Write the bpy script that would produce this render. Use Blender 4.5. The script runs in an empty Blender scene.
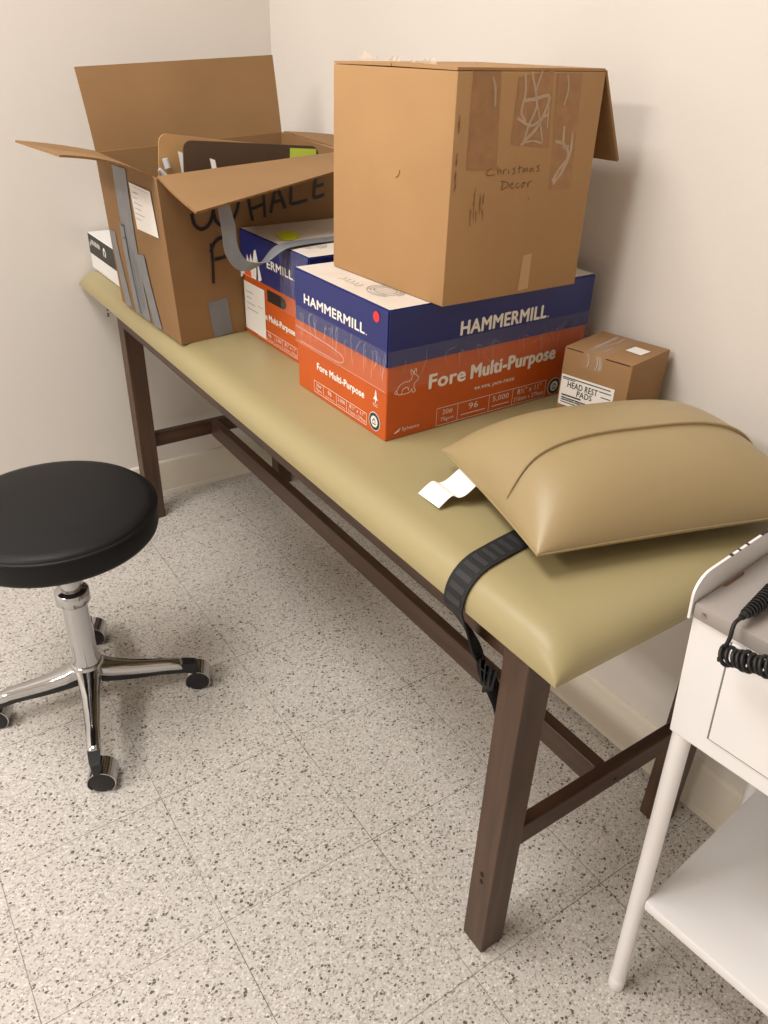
import bpy, bmesh, math, random
from mathutils import Vector, Matrix
C = bpy.context.scene.collection
scene = bpy.context.scene
PI = math.pi
random.seed(4)

# ------------------------------------------------------------------ materials
def lin(c):
    return tuple((v/12.92 if v <= .04045 else ((v+.055)/1.055)**2.4) for v in (x/255 for x in c)) + (1,)

def mat(name, rgb, rough=.6, metal=0, var=.0, vscale=30, bump=0, bscale=300, spec=.5, alpha=1, coat=0):
    m = bpy.data.materials.new(name); m.use_nodes = True
    nt = m.node_tree; b = nt.nodes['Principled BSDF']
    col = lin(rgb)
    b.inputs['Base Color'].default_value = col
    b.inputs['Roughness'].default_value = rough
    b.inputs['Metallic'].default_value = metal
    b.inputs['Specular IOR Level'].default_value = spec
    b.inputs['Coat Weight'].default_value = coat
    b.inputs['Alpha'].default_value = alpha
    tc = nt.nodes.new('ShaderNodeTexCoord')
    if var:
        n = nt.nodes.new('ShaderNodeTexNoise'); n.inputs['Scale'].default_value = vscale; n.inputs['Detail'].default_value = 5
        nt.links.new(tc.outputs['Object'], n.inputs['Vector'])
        r = nt.nodes.new('ShaderNodeValToRGB')
        r.color_ramp.elements[0].position = .3; r.color_ramp.elements[1].position = .7
        r.color_ramp.elements[0].color = tuple(max(0, c*(1-var)) for c in col[:3]) + (1,)
        r.color_ramp.elements[1].color = tuple(min(1, c*(1+var)) for c in col[:3]) + (1,)
        nt.links.new(n.outputs['Fac'], r.inputs['Fac']); nt.links.new(r.outputs['Color'], b.inputs['Base Color'])
    if bump:
        n2 = nt.nodes.new('ShaderNodeTexNoise'); n2.inputs['Scale'].default_value = bscale; n2.inputs['Detail'].default_value = 3
        nt.links.new(tc.outputs['Object'], n2.inputs['Vector'])
        bp = nt.nodes.new('ShaderNodeBump'); bp.inputs['Strength'].default_value = bump; bp.inputs['Distance'].default_value = .002
        nt.links.new(n2.outputs['Fac'], bp.inputs['Height']); nt.links.new(bp.outputs['Normal'], b.inputs['Normal'])
    return m

def wood_mat(name, dark, light, axis):
    m = mat(name, dark, .42, spec=.45)
    nt = m.node_tree; b = nt.nodes['Principled BSDF']
    tc = nt.nodes.new('ShaderNodeTexCoord'); mp = nt.nodes.new('ShaderNodeMapping')
    s = [60, 60, 60]; s[axis] = 4
    mp.inputs['Scale'].default_value = s
    n = nt.nodes.new('ShaderNodeTexNoise'); n.inputs['Scale'].default_value = 1.0; n.inputs['Detail'].default_value = 6
    r = nt.nodes.new('ShaderNodeValToRGB'); r.color_ramp.elements[0].position = .3; r.color_ramp.elements[1].position = .75
    r.color_ramp.elements[0].color = lin(dark); r.color_ramp.elements[1].color = lin(light)
    nt.links.new(tc.outputs['Object'], mp.inputs['Vector']); nt.links.new(mp.outputs['Vector'], n.inputs['Vector'])
    nt.links.new(n.outputs['Fac'], r.inputs['Fac']); nt.links.new(r.outputs['Color'], b.inputs['Base Color'])
    return m

def floor_mat():
    m = mat('vinyl_tile', (205, 198, 188), .42, spec=.4)
    nt = m.node_tree; L = nt.links; N = nt.nodes.new; b = nt.nodes['Principled BSDF']
    tc = N('ShaderNodeTexCoord')
    def math_(op, a, bb=None, clamp=False):
        n = N('ShaderNodeMath'); n.operation = op; n.use_clamp = clamp
        for i, v in enumerate((a, bb)):
            if v is None: continue
            if isinstance(v, (int, float)): n.inputs[i].default_value = v
            else: L.new(v, n.inputs[i])
        return n.outputs[0]
    def mixc(fac, a, c):
        n = N('ShaderNodeMix'); n.data_type = 'RGBA'
        L.new(fac, n.inputs['Factor'])
        if isinstance(a, tuple): n.inputs['A'].default_value = a
        else: L.new(a, n.inputs['A'])
        if isinstance(c, tuple): n.inputs['B'].default_value = c
        else: L.new(c, n.inputs['B'])
        return n.outputs['Result']
    # warp for irregular chips
    nz = N('ShaderNodeTexNoise'); nz.inputs['Scale'].default_value = 180; nz.inputs['Detail'].default_value = 2
    L.new(tc.outputs['Object'], nz.inputs['Vector'])
    vm = N('ShaderNodeVectorMath'); vm.operation = 'SCALE'; L.new(nz.outputs['Color'], vm.inputs[0]); vm.inputs['Scale'].default_value = .006
    va = N('ShaderNodeVectorMath'); va.operation = 'ADD'; L.new(tc.outputs['Object'], va.inputs[0]); L.new(vm.outputs[0], va.inputs[1])
    def chips(scale, thr, off, dens):
        mp = N('ShaderNodeMapping'); mp.inputs['Location'].default_value = (off, off*.7, 0); mp.inputs['Rotation'].default_value = (0, 0, off)
        mp.inputs['Scale'].default_value = (1, .8, 1)
        L.new(va.outputs[0], mp.inputs['Vector'])
        v = N('ShaderNodeTexVoronoi'); v.voronoi_dimensions = '2D'; v.inputs['Scale'].default_value = scale
        L.new(mp.outputs[0], v.inputs['Vector'])
        sp = N('ShaderNodeSeparateColor'); L.new(v.outputs['Color'], sp.inputs[0])
        d = math_('LESS_THAN', sp.outputs[0], dens)
        sz = math_('MULTIPLY', sp.outputs[1], thr)
        e = math_('LESS_THAN', v.outputs['Distance'], sz)
        return math_('MULTIPLY', d, e), sp.outputs[2]
    base = N('ShaderNodeTexNoise'); base.inputs['Scale'].default_value = 190; base.inputs['Detail'].default_value = 4
    L.new(tc.outputs['Object'], base.inputs['Vector'])
    rr = N('ShaderNodeValToRGB'); rr.color_ramp.elements[0].position = .38; rr.color_ramp.elements[1].position = .62
    rr.color_ramp.elements[0].color = lin((190, 184, 178)); rr.color_ramp.elements[1].color = lin((208, 202, 195))
    L.new(base.outputs['Fac'], rr.inputs['Fac'])
    col = rr.outputs['Color']
    f, h = chips(250, .62, 1.3, .45); col = mixc(f, col, lin((174, 168, 160)))
    f, h = chips(220, .5, 7.1, .30); col = mixc(f, col, lin((220, 214, 207)))
    f, h = chips(270, .62, 3.7, .27); col = mixc(f, col, lin((140, 133, 127)))
    f, h = chips(205, .60, 5.2, .095); col = mixc(f, col, lin((92, 87, 82)))
    # seams, 12 inch grid
    T = .3048
    sx = N('ShaderNodeSeparateXYZ'); L.new(tc.outputs['Object'], sx.inputs[0])
    def seam(o):
        a = math_('ADD', o, 100*T + T/2)
        a = math_('MODULO', a, T)
        a = math_('SUBTRACT', a, T/2)
        a = math_('ABSOLUTE', a)
        return math_('LESS_THAN', a, .0008)
    s = math_('MAXIMUM', seam(sx.outputs[0]), seam(sx.outputs[1]))
    nn = N('ShaderNodeTexNoise'); nn.inputs['Scale'].default_value = 5; L.new(tc.outputs['Object'], nn.inputs['Vector'])
    s2 = math_('MULTIPLY', s, math_('MULTIPLY', nn.outputs['Fac'], 1.25), True)
    col = mixc(s2, col, lin((88, 80, 72)))
    L.new(col, b.inputs['Base Color'])
    return m

M = {}
M['floor'] = floor_mat()
M['wall'] = mat('wall_paint', (222, 215, 207), .75, bump=.12, bscale=160, var=.015, vscale=2)
M['ceiling'] = mat('ceiling_tile', (232, 230, 226), .9, var=.03, vscale=60)
M['baseboard'] = mat('cream_baseboard', (228, 220, 204), .5, var=.03, vscale=6)
M['vinyl'] = mat('khaki_vinyl', (161, 148, 108), .40, var=.025, vscale=5, bump=.05, bscale=900, spec=.4)
M['vinyl2'] = mat('tan_vinyl', (159, 139, 101), .38, var=.02, vscale=5, bump=.05, bscale=900, spec=.4)
M['woodz'] = wood_mat('walnut_upright', (62, 43, 31), (90, 64, 46), 2)
M['woodx'] = wood_mat('walnut_rail', (58, 40, 29), (84, 58, 42), 0)
M['woody'] = wood_mat('walnut_cross', (58, 38, 27), (84, 56, 39), 1)
M['hole'] = mat('dark_hole', (30, 18, 12), .8)
M['card_a'] = mat('kraft_carton', (172, 134, 92), .75, var=.04, vscale=9, bump=.06, bscale=120, spec=.25)
M['card_b'] = mat('kraft_worn', (142, 109, 73), .75, var=.07, vscale=7, bump=.08, bscale=90, spec=.25)
M['card_c'] = mat('kraft_small', (156, 120, 82), .72, var=.05, vscale=14, spec=.3)
M['card_edge'] = mat('corrugated_edge', (140, 102, 62), .9, var=.2, vscale=120)
M['duct'] = mat('grey_duct_tape', (122, 124, 128), .42, var=.08, vscale=40, bump=.15, bscale=80)
M['white_label'] = mat('white_paper', (238, 234, 228), .6)
M['ink'] = mat('black_ink', (24, 22, 24), .5)
M['ink_grey'] = mat('grey_ink', (150, 146, 146), .6)
M['pen'] = mat('brown_pen', (122, 88, 52), .7)
M['blue'] = mat('navy_print', (34, 41, 106), .42, var=.05, vscale=30)
M['orange'] = mat('orange_print', (196, 86, 24), .45, var=.04, vscale=25)
M['lidtop'] = mat('lid_top_board', (214, 203, 190), .6, var=.05, vscale=18)
M['white_print'] = mat('white_print', (240, 234, 226), .5)
M['pale_print'] = mat('pale_print', (240, 200, 172), .5)
M['red_dot'] = mat('red_sticker', (226, 52, 58), .5)
M['torn_orange'] = mat('torn_orange', (240, 90, 30), .6)
M['yellow'] = mat('yellow_marker', (214, 226, 30), .6)
M['sticky'] = mat('lime_sticky', (206, 226, 84), .6)
M['clear'] = mat('clear_tape', (225, 220, 215), .25, alpha=.07, spec=.6)
M['brown_tape'] = mat('brown_tape', (156, 112, 68), .4, var=.12, vscale=60)
M['wrinkle'] = mat('wrinkled_tape', (214, 190, 160), .35, var=.1, vscale=80, alpha=.55)
M['tan_board'] = mat('tan_hardboard', (190, 148, 98), .55, var=.03)
M['dark_board'] = mat('dark_hardboard', (84, 64, 48), .5, var=.08)
M['seat'] = mat('black_vinyl', (20, 20, 22), .5, bump=.08, bscale=500, spec=.25)
M['chrome'] = mat('polished_chrome', (196, 196, 198), .12, metal=1)
M['blackp'] = mat('black_plastic', (22, 22, 24), .45)
M['rubber'] = mat('black_rubber', (18, 18, 19), .5)
M['webbing'] = mat('black_webbing', (24, 24, 26), .75, bump=.6, bscale=700)
M['web_hi'] = mat('woven_rib', (46, 46, 48), .7, bump=.5, bscale=800)
M['enamel'] = mat('white_enamel', (240, 238, 238), .35, var=.015, vscale=10)
M['grey_top'] = mat('grey_laminate', (158, 150, 145), .38, var=.04, vscale=12)
M['chip'] = mat('chipped_paint', (60, 48, 40), .8)
M['rust'] = mat('rusty_patch', (118, 82, 52), .8, var=.2, vscale=90)
M['steel'] = mat('steel_hardware', (170, 165, 160), .3, metal=1)
M['box_black'] = mat('black_print', (34, 34, 36), .5)
M['box_white'] = mat('white_card', (226, 224, 222), .55)
M['seal_dark'] = mat('seal_dark', (52, 58, 66), .5)

# ------------------------------------------------------------------ builders
ROOT = {}
def thing(name, label, cat, loc, group=None):
    o = bpy.data.objects.new(name, None); C.objects.link(o); o.location = loc
    o.empty_display_size = .05
    o['label'] = label; o['category'] = cat
    if group: o['group'] = group
    return o

def worldloc(o):
    v = Vector((0, 0, 0))
    while o is not None: v += Vector(o.location); o = o.parent
    return v

def obj(name, bm, mats, parent=None, smooth=False, label=None):
    me = bpy.data.meshes.new(name)
    if parent is not None:
        bmesh.ops.translate(bm, verts=bm.verts, vec=-worldloc(parent))
    bm.to_mesh(me); bm.free()
    for m in (mats if isinstance(mats, (list, tuple)) else [mats]): me.materials.append(m)
    if smooth:
        for p in me.polygons: p.use_smooth = True
    o = bpy.data.objects.new(name, me); C.objects.link(o)
    if parent is not None: o.parent = parent
    if label: o['label'] = label
    return o

def smooth_by_angle(o, deg=40):
    me = o.data
    for p in me.polygons: p.use_smooth = True
    me.set_sharp_from_angle(angle=math.radians(deg))
    return o

def struct(name, bm, m):
    o = obj(name, bm, m); o['kind'] = 'structure'; return o

def hexa(bm, pts, bevel=0, seg=2, mi=0):
    """pts: 8 points, bottom 4 (ccw from above) then top 4"""
    v = [bm.verts.new(p) for p in pts]
    fs = [bm.faces.new([v[i] for i in q]) for q in ((3, 2, 1, 0), (4, 5, 6, 7), (0, 1, 5, 4), (1, 2, 6, 5), (2, 3, 7, 6), (3, 0, 4, 7))]
    for f in fs: f.material_index = mi
    if bevel:
        es = list({e for f in fs for e in f.edges})
        bmesh.ops.bevel(bm, geom=es, offset=bevel, segments=seg, affect='EDGES', profile=.5)
    return fs

def box(bm, x0, x1, y0, y1, z0, z1, bevel=0, seg=2, mi=0):
    return hexa(bm, [(x0, y0, z0), (x1, y0, z0), (x1, y1, z0), (x0, y1, z0), (x0, y0, z1), (x1, y0, z1), (x1, y1, z1), (x0, y1, z1)], bevel, seg, mi)

def slab(bm, a, b, c, d, n, t, mi=0, bevel=0):
    """quad a b c d thickened by t along -n"""
    n = Vector(n).normalized()*t
    top = [Vector(p) for p in (a, b, c, d)]; bot = [p-n for p in top]
    return hexa(bm, bot+top, bevel, 1, mi)

def tube(bm, pts, rad, seg=16, cap=True, mi=0):
    pts = [Vector(p) for p in pts]; n = len(pts)
    if isinstance(rad, (int, float)): rad = [rad]*n
    rings = []; up = None
    for i, p in enumerate(pts):
        t = (pts[min(i+1, n-1)]-pts[max(i-1, 0)]).normalized()
        if up is None:
            up = t.orthogonal().normalized()
        else:
            up = (up - t*up.dot(t)).normalized()
        w = t.cross(up)
        rings.append([bm.verts.new(p + (up*math.cos(2*PI*k/seg)+w*math.sin(2*PI*k/seg))*rad[i]) for k in range(seg)])
    for a, b in zip(rings, rings[1:]):
        for k in range(seg):
            f = bm.faces.new((a[k], a[(k+1) % seg], b[(k+1) % seg], b[k])); f.material_index = mi
    if cap:
        f = bm.faces.new(rings[0][::-1]); f.material_index = mi
        f = bm.faces.new(rings[-1]); f.material_index = mi

def lathe(bm, prof, center, seg=48, mi=0):
    cx, cy = center; rings = []
    for r, z in prof:
        if r < 1e-6: rings.append([bm.verts.new((cx, cy, z))])
        else: rings.append([bm.verts.new((cx+r*math.cos(2*PI*k/seg), cy+r*math.sin(2*PI*k/seg), z)) for k in range(seg)])
    for a, b in zip(rings, rings[1:]):
        for k in range(seg):
            k2 = (k+1) % seg
            if len(a) == 1 and len(b) == 1: continue
            if len(a) == 1: f = bm.faces.new((a[0], b[k2], b[k]))
            elif len(b) == 1: f = bm.faces.new((a[k], a[k2], b[0]))
            else: f = bm.faces.new((a[k], a[k2], b[k2], b[k]))
            f.material_index = mi
    bmesh.ops.recalc_face_normals(bm, faces=bm.faces)

def grid(bm, rows, mi=0, flip=False):
    vs = [[bm.verts.new(p) for p in r] for r in rows]
    for i in range(len(vs)-1):
        for j in range(len(vs[0])-1):
            q = (vs[i][j], vs[i+1][j], vs[i+1][j+1], vs[i][j+1])
            f = bm.faces.new(q[::-1] if flip else q); f.material_index = mi
    return vs

def ribbon3(bm, pts, sides, width, thick=.0015, mi=0):
    """solid strip along pts; sides = unit vectors across"""
    n = len(pts); pts = [Vector(p) for p in pts]
    if not isinstance(width, (list, tuple)): width = [width]*n
    rows = []
    for i, p in enumerate(pts):
        t = (pts[min(i+1, n-1)]-pts[max(i-1, 0)]).normalized(); s = Vector(sides[i]).normalized()
        nn = t.cross(s).normalized()*thick/2
        w = s*width[i]/2
        rows.append([bm.verts.new(q) for q in (p-w+nn, p+w+nn, p+w-nn, p-w-nn)])
    for a, b in zip(rows, rows[1:]):
        for k in range(4):
            f = bm.faces.new((a[k], a[(k+1) % 4], b[(k+1) % 4], b[k])); f.material_index = mi
    bm.faces.new(rows[0][::-1]).material_index = mi; bm.faces.new(rows[-1]).material_index = mi
    bmesh.ops.recalc_face_normals(bm, faces=bm.faces)

def spline(pts, n):
    """Catmull-Rom through points"""
    P = [Vector(p) for p in pts]; out = []
    m = len(P)-1
    for i in range(n+1):
        s = i/n*m; k = min(int(s), m-1); t = s-k
        p0 = P[k-1] if k > 0 else P[k]*2-P[k+1]; p1 = P[k]; p2 = P[k+1]; p3 = P[k+2] if k+2 <= m else P[k+1]*2-P[k]
        out.append(.5*((2*p1)+(p2-p0)*t+(2*p0-5*p1+4*p2-p3)*t*t+(3*p1-p0-3*p2+p3)*t**3))
    return out

class Face:
    """maps metres across/up a planar-ish quad (bl, br, tr, tl) to the world"""
    def __init__(s, bl, br, tr, tl):
        s.bl, s.br, s.tr, s.tl = map(Vector, (bl, br, tr, tl))
        s.n = (s.br-s.bl).cross(s.tl-s.bl).normalized()
        s.L = ((s.br-s.bl).length+(s.tr-s.tl).length)/2; s.H = ((s.tl-s.bl).length+(s.tr-s.br).length)/2
    def __call__(s, a, h, off=.0006):
        u = a/s.L; v = h/s.H
        return s.bl*(1-u)*(1-v)+s.br*u*(1-v)+s.tr*u*v+s.tl*(1-u)*v+s.n*off

def text_geo(txt, bold=0.0, shear=0):
    cu = bpy.data.curves.new('tmp', 'FONT'); cu.body = txt; cu.size = 1; cu.space_character = 1.06
    cu.resolution_u = 3
    o = bpy.data.objects.new('tmp', cu); C.objects.link(o)
    dg = bpy.context.evaluated_depsgraph_get()
    ev = o.evaluated_get(dg); me = ev.to_mesh()
    V = [(v.co.x, v.co.y) for v in me.vertices]; F = [tuple(p.vertices) for p in me.polygons]
    ev.to_mesh_clear(); bpy.data.objects.remove(o); bpy.data.curves.remove(cu)
    return V, F

def put_text(bm, face, txt, x0, y0, x1, y1, bold=.0, off=.0006, mi=0):
    V, F = text_geo(txt)
    if not V: return
    mx = min(v[0] for v in V); Mx = max(v[0] for v in V); my = min(v[1] for v in V); My = max(v[1] for v in V)
    e = bold*(y1-y0)
    for n, (dx, dy) in enumerate(((0, 0), (e, 0), (-e, 0), (0, e*.7), (0, -e*.7), (e*.7, e*.5), (-e*.7, -e*.5)) if bold else ((0, 0),)):
        vs = [bm.verts.new(face(x0+e+(x-mx)/(Mx-mx)*(x1-x0-2*e)+dx, y0+e*.7+(y-my)/(My-my)*(y1-y0-1.4*e)+dy, off+n*.00002)) for x, y in V]
        for f in F:
            try: bm.faces.new([vs[i] for i in f]).material_index = mi
            except ValueError: pass

def put_quad(bm, face, x0, y0, x1, y1, off=.0006, mi=0, n=1):
    for i in range(n):
        a, b = x0+(x1-x0)*i/n, x0+(x1-x0)*(i+1)/n
        f = bm.faces.new([bm.verts.new(face(*p, off)) for p in ((a, y0), (b, y0), (b, y1), (a, y1))]); f.material_index = mi

def put_poly(bm, face, pts, off=.0006, mi=0):
    f = bm.faces.new([bm.verts.new(face(x, y, off)) for x, y in pts]); f.material_index = mi

def put_frame(bm, face, x0, y0, x1, y1, w=.0008, off=.0006, mi=0):
    put_quad(bm, face, x0, y0, x1, y0+w, off, mi); put_quad(bm, face, x0, y1-w, x1, y1, off, mi)
    put_quad(bm, face, x0, y0, x0+w, y1, off, mi); put_quad(bm, face, x1-w, y0, x1, y1, off, mi)

def stroke(bm, face, pts, w, off=.0007, mi=0, smooth=True, n=None):
    P = [Vector((x, y, 0)) for x, y in pts]
    if smooth and len(P) > 2: P = spline(P, n or (len(P)-1)*6)
    k = len(P); rows = []
    for i, p in enumerate(P):
        t = (P[min(i+1, k-1)]-P[max(i-1, 0)])
        t = t.normalized() if t.length > 1e-9 else Vector((1, 0, 0))
        s = Vector((-t.y, t.x, 0))*w/2
        rows.append((bm.verts.new(face(p.x+s.x, p.y+s.y, off)), bm.verts.new(face(p.x-s.x, p.y-s.y, off))))
    for a, b in zip(rows, rows[1:]):
        bm.faces.new((a[0], a[1], b[1], b[0])).material_index = mi

def disc(bm, face, cx, cy, rx, ry, off=.0006, mi=0, r0=0, seg=28):
    o = [bm.verts.new(face(cx+rx*math.cos(2*PI*k/seg), cy+ry*math.sin(2*PI*k/seg), off)) for k in range(seg)]
    if r0:
        i = [bm.verts.new(face(cx+rx*r0*math.cos(2*PI*k/seg), cy+ry*r0*math.sin(2*PI*k/seg), off)) for k in range(seg)]
        for k in range(seg):
            bm.faces.new((i[k], o[k], o[(k+1) % seg], i[(k+1) % seg])).material_index = mi
    else: bm.faces.new(o).material_index = mi

NB = bmesh.new

# ------------------------------------------------------------------ camera (calibrated from the tile grid, box edges, walls)
cam_d = bpy.data.cameras.new('camera'); cam = bpy.data.objects.new('camera', cam_d); C.objects.link(cam)
Rm = Matrix(((0.559301, -0.446306, 0.698565), (0.828346, 0.268337, -0.491771), (0.032029, 0.853701, 0.519777)))
cam.matrix_world = Matrix.Translation((1.094393, 0.052876, 1.325468)) @ Rm.to_4x4()
cam_d.sensor_fit = 'HORIZONTAL'; cam_d.sensor_width = 36; cam_d.lens = 36*786.98/768
cam_d.clip_start = .01
scene.camera = cam

# ------------------------------------------------------------------ room
X0, X1, Y0, Y1, H = -1.158, 2.9, -3.6, 1.201, 2.62
b = NB(); box(b, X0-.1, X1+.1, Y0-.1, Y1+.1, -.1, 0); struct('floor', b, M['floor'])
b = NB(); box(b, X0-.1, X1+.1, Y0-.1, Y1+.1, H, H+.1); struct('ceiling', b, M['ceiling'])
b = NB(); box(b, X0-.1, X0, Y0-.1, Y1+.1, 0, H); struct('wall_left', b, M['wall'])
b = NB(); box(b, X0, X1, Y1, Y1+.1, 0, H); struct('wall_back', b, M['wall'])
b = NB(); box(b, X1, X1+.1, Y0-.1, Y1+.1, 0, H); struct('wall_right', b, M['wall'])
b = NB(); box(b, X0, X1, Y0-.1, Y0, 0, H); struct('wall_front', b, M['wall'])
def baseboard(name, along):
    prof = [(0, 0), (.0095, 0), (.0085, .012), (.007, .016), (.007, .112), (.0055, .118), (.002, .121), (0, .1215)]
    b = NB(); ends = []
    for e in (0, 1):
        ends.append([b.verts.new(along(e, d, z)) for d, z in prof])
    for k in range(len(prof)-1):
        b.faces.new((ends[0][k], ends[1][k], ends[1][k+1], ends[0][k+1]))
    b.faces.new(ends[0]); b.faces.new(ends[1][::-1])
    bmesh.ops.recalc_face_normals(b, faces=b.faces)
    struct(name, b, M['baseboard'])
baseboard('baseboard_back', lambda e, d, z: (X0+.0001 if e == 0 else X1, Y1-d, z))
baseboard('baseboard_left', lambda e, d, z: (X0+d, Y0 if e == 0 else Y1-.0096, z))

# ceiling lights (above the frame): recessed fluorescent troffers
def troffer(x, y, w, d, power, colour, label, group='recessed ceiling lights'):
    t = thing('ceiling_light', label, 'ceiling light', (x, y, H))
    b = NB()
    f = .03
    box(b, x-w/2, x+w/2, y-d/2, y-d/2+f, H-.012, H-.0005); box(b, x-w/2, x+w/2, y+d/2-f, y+d/2, H-.012, H-.0005)
    box(b, x-w/2, x-w/2+f, y-d/2+f, y+d/2-f, H-.012, H-.0005); box(b, x+w/2-f, x+w/2, y-d/2+f, y+d/2-f, H-.012, H-.0005)
    obj('light_frame', b, M['enamel'], t)
    l = bpy.data.lights.new('troffer_lamp', 'AREA'); l.shape = 'RECTANGLE'; l.size = w-.07; l.size_y = d-.07
    l.energy = power; l.color = colour
    lo = bpy.data.objects.new('lamp', l); C.objects.link(lo); lo.parent = t; lo.location = (0, 0, -.014)
    return t
troffer(-.10, -.25, 1.22, .62, 23, (1, .98, .95), 'recessed ceiling light over the floor between the stool and the table')
troffer(.25, -2.2, 1.22, .62, 46, (1, .945, .885), 'recessed ceiling light at the far side of the room, behind the camera')

# ------------------------------------------------------------------ treatment table
TT = .755          # top of cushion
tbl = thing('treatment_table', 'long treatment table with khaki vinyl cushion top and dark walnut legs', 'treatment table', (-.235, .89, 0))
def gprof(d, r, p=2.2):
    if d >= r: return 1.0
    t = 1-max(d, 0)/r
    return (1-t**p)**(1/p)
def samples(a, b, r, nedge, nmid):
    s = [a+r*(1-math.cos(PI/2*i/nedge)) for i in range(nedge+1)]
    e = [b-(v-a) for v in s][::-1]
    m = [a+r+(b-a-2*r)*i/nmid for i in range(1, nmid)]
    return s+m+e
CX0, CX1, CY0, CY1 = -1.150, .678, .587, 1.189
RX = .064
def cush_z(x, y):
    g = gprof(x-CX0, RX)*gprof(CX1-x, RX)*gprof(y-CY0, RX*.8)*gprof(CY1-y, RX*.8)
    return .7150+(TT-.7150)*g
b = NB()
xs = samples(CX0, CX1, RX, 14, 30); ys = samples(CY0, CY1, RX*.8, 14, 12)
top = grid(b, [[(x, y, cush_z(x, y)) for y in ys] for x in xs])
bot = grid(b, [[(x, y, .7106) for y in ys] for x in xs], flip=True)
nx, ny = len(xs)-1, len(ys)-1
for i in range(nx):
    b.faces.new((top[i][0], top[i+1][0], bot[i+1][0], bot[i][0])); b.faces.new((top[i+1][ny], top[i][ny], bot[i][ny], bot[i+1][ny]))
for j in range(ny):
    b.faces.new((top[0][j+1], top[0][j], bot[0][j], bot[0][j+1])); b.faces.new((top[nx][j], top[nx][j+1], bot[nx][j+1], bot[nx][j]))
bmesh.ops.recalc_face_normals(b, faces=b.faces)
smooth_by_angle(obj('cushion', b, M['vinyl'], tbl), 60)
def leg(x0, y0):
    b = NB(); box(b, x0, x0+.048, y0, y0+.049, 0, .7105, .002, 2)
    return obj('leg', b, M['woodz'], tbl)
near_leg = leg(.541, .643); leg(.541, 1.100); leg(-1.068, .652); leg(-1.068, 1.100)
b = NB(); box(b, -1.02, .541, .650, .670, .618, .7105, .0015, 1); obj('apron', b, M['woodx'], tbl)
b = NB(); box(b, -1.02, .541, 1.122, 1.142, .618, .7105, .0015, 1); obj('apron', b, M['woodx'], tbl)
for x in (.556, -1.054):
    b = NB(); box(b, x, x+.02, .692 if x > 0 else .701, 1.100, .620, .7105, .0015, 1); obj('apron', b, M['woody'], tbl)
b = NB(); box(b, .559, .581, .692, 1.100, .237, .281, .0015, 1); obj('end_stretcher', b, M['woody'], tbl)
b = NB(); box(b, -1.058, -1.036, .701, 1.100, .237, .281, .0015, 1); obj('end_stretcher', b, M['woody'], tbl)
b = NB(); box(b, -1.036, .559, .8835, .9085, .231, .2815, .0015, 1); obj('long_stretcher', b, M['woodx'], tbl)
for x, z in ((.5645, .188), (.5655, .171)):                     # two oval dimples on the near leg
    b = NB()
    fc = Face((.541, .643, 0), (.589, .643, 0), (.589, .643, .69), (.541, .643, .69))
    disc(b, fc, x-.541, z, .004, .0055, .0005, 0, seg=16); obj('screw_hole', b, M['hole'], tbl)
fc = Face((.581, .7, .237), (.581, 1.1, .237), (.581, 1.1, .281), (.581, .7, .281))
b = NB(); disc(b, fc, .215, .018, .004, .004, .0005, seg=14); obj('screw_hole', b, M['hole'], tbl)
# small metal catch at the far end, under the cushion
b = NB(); tube(b, [(-1.066, .662, .648), (-1.085, .644, .646), (-1.108, .637, .641)], .004, 10); tube(b, [(-1.106, .6375, .655), (-1.106, .6375, .628)], .0055, 10)
smooth_by_angle(obj('metal_catch', b, M['steel'], tbl))

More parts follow.
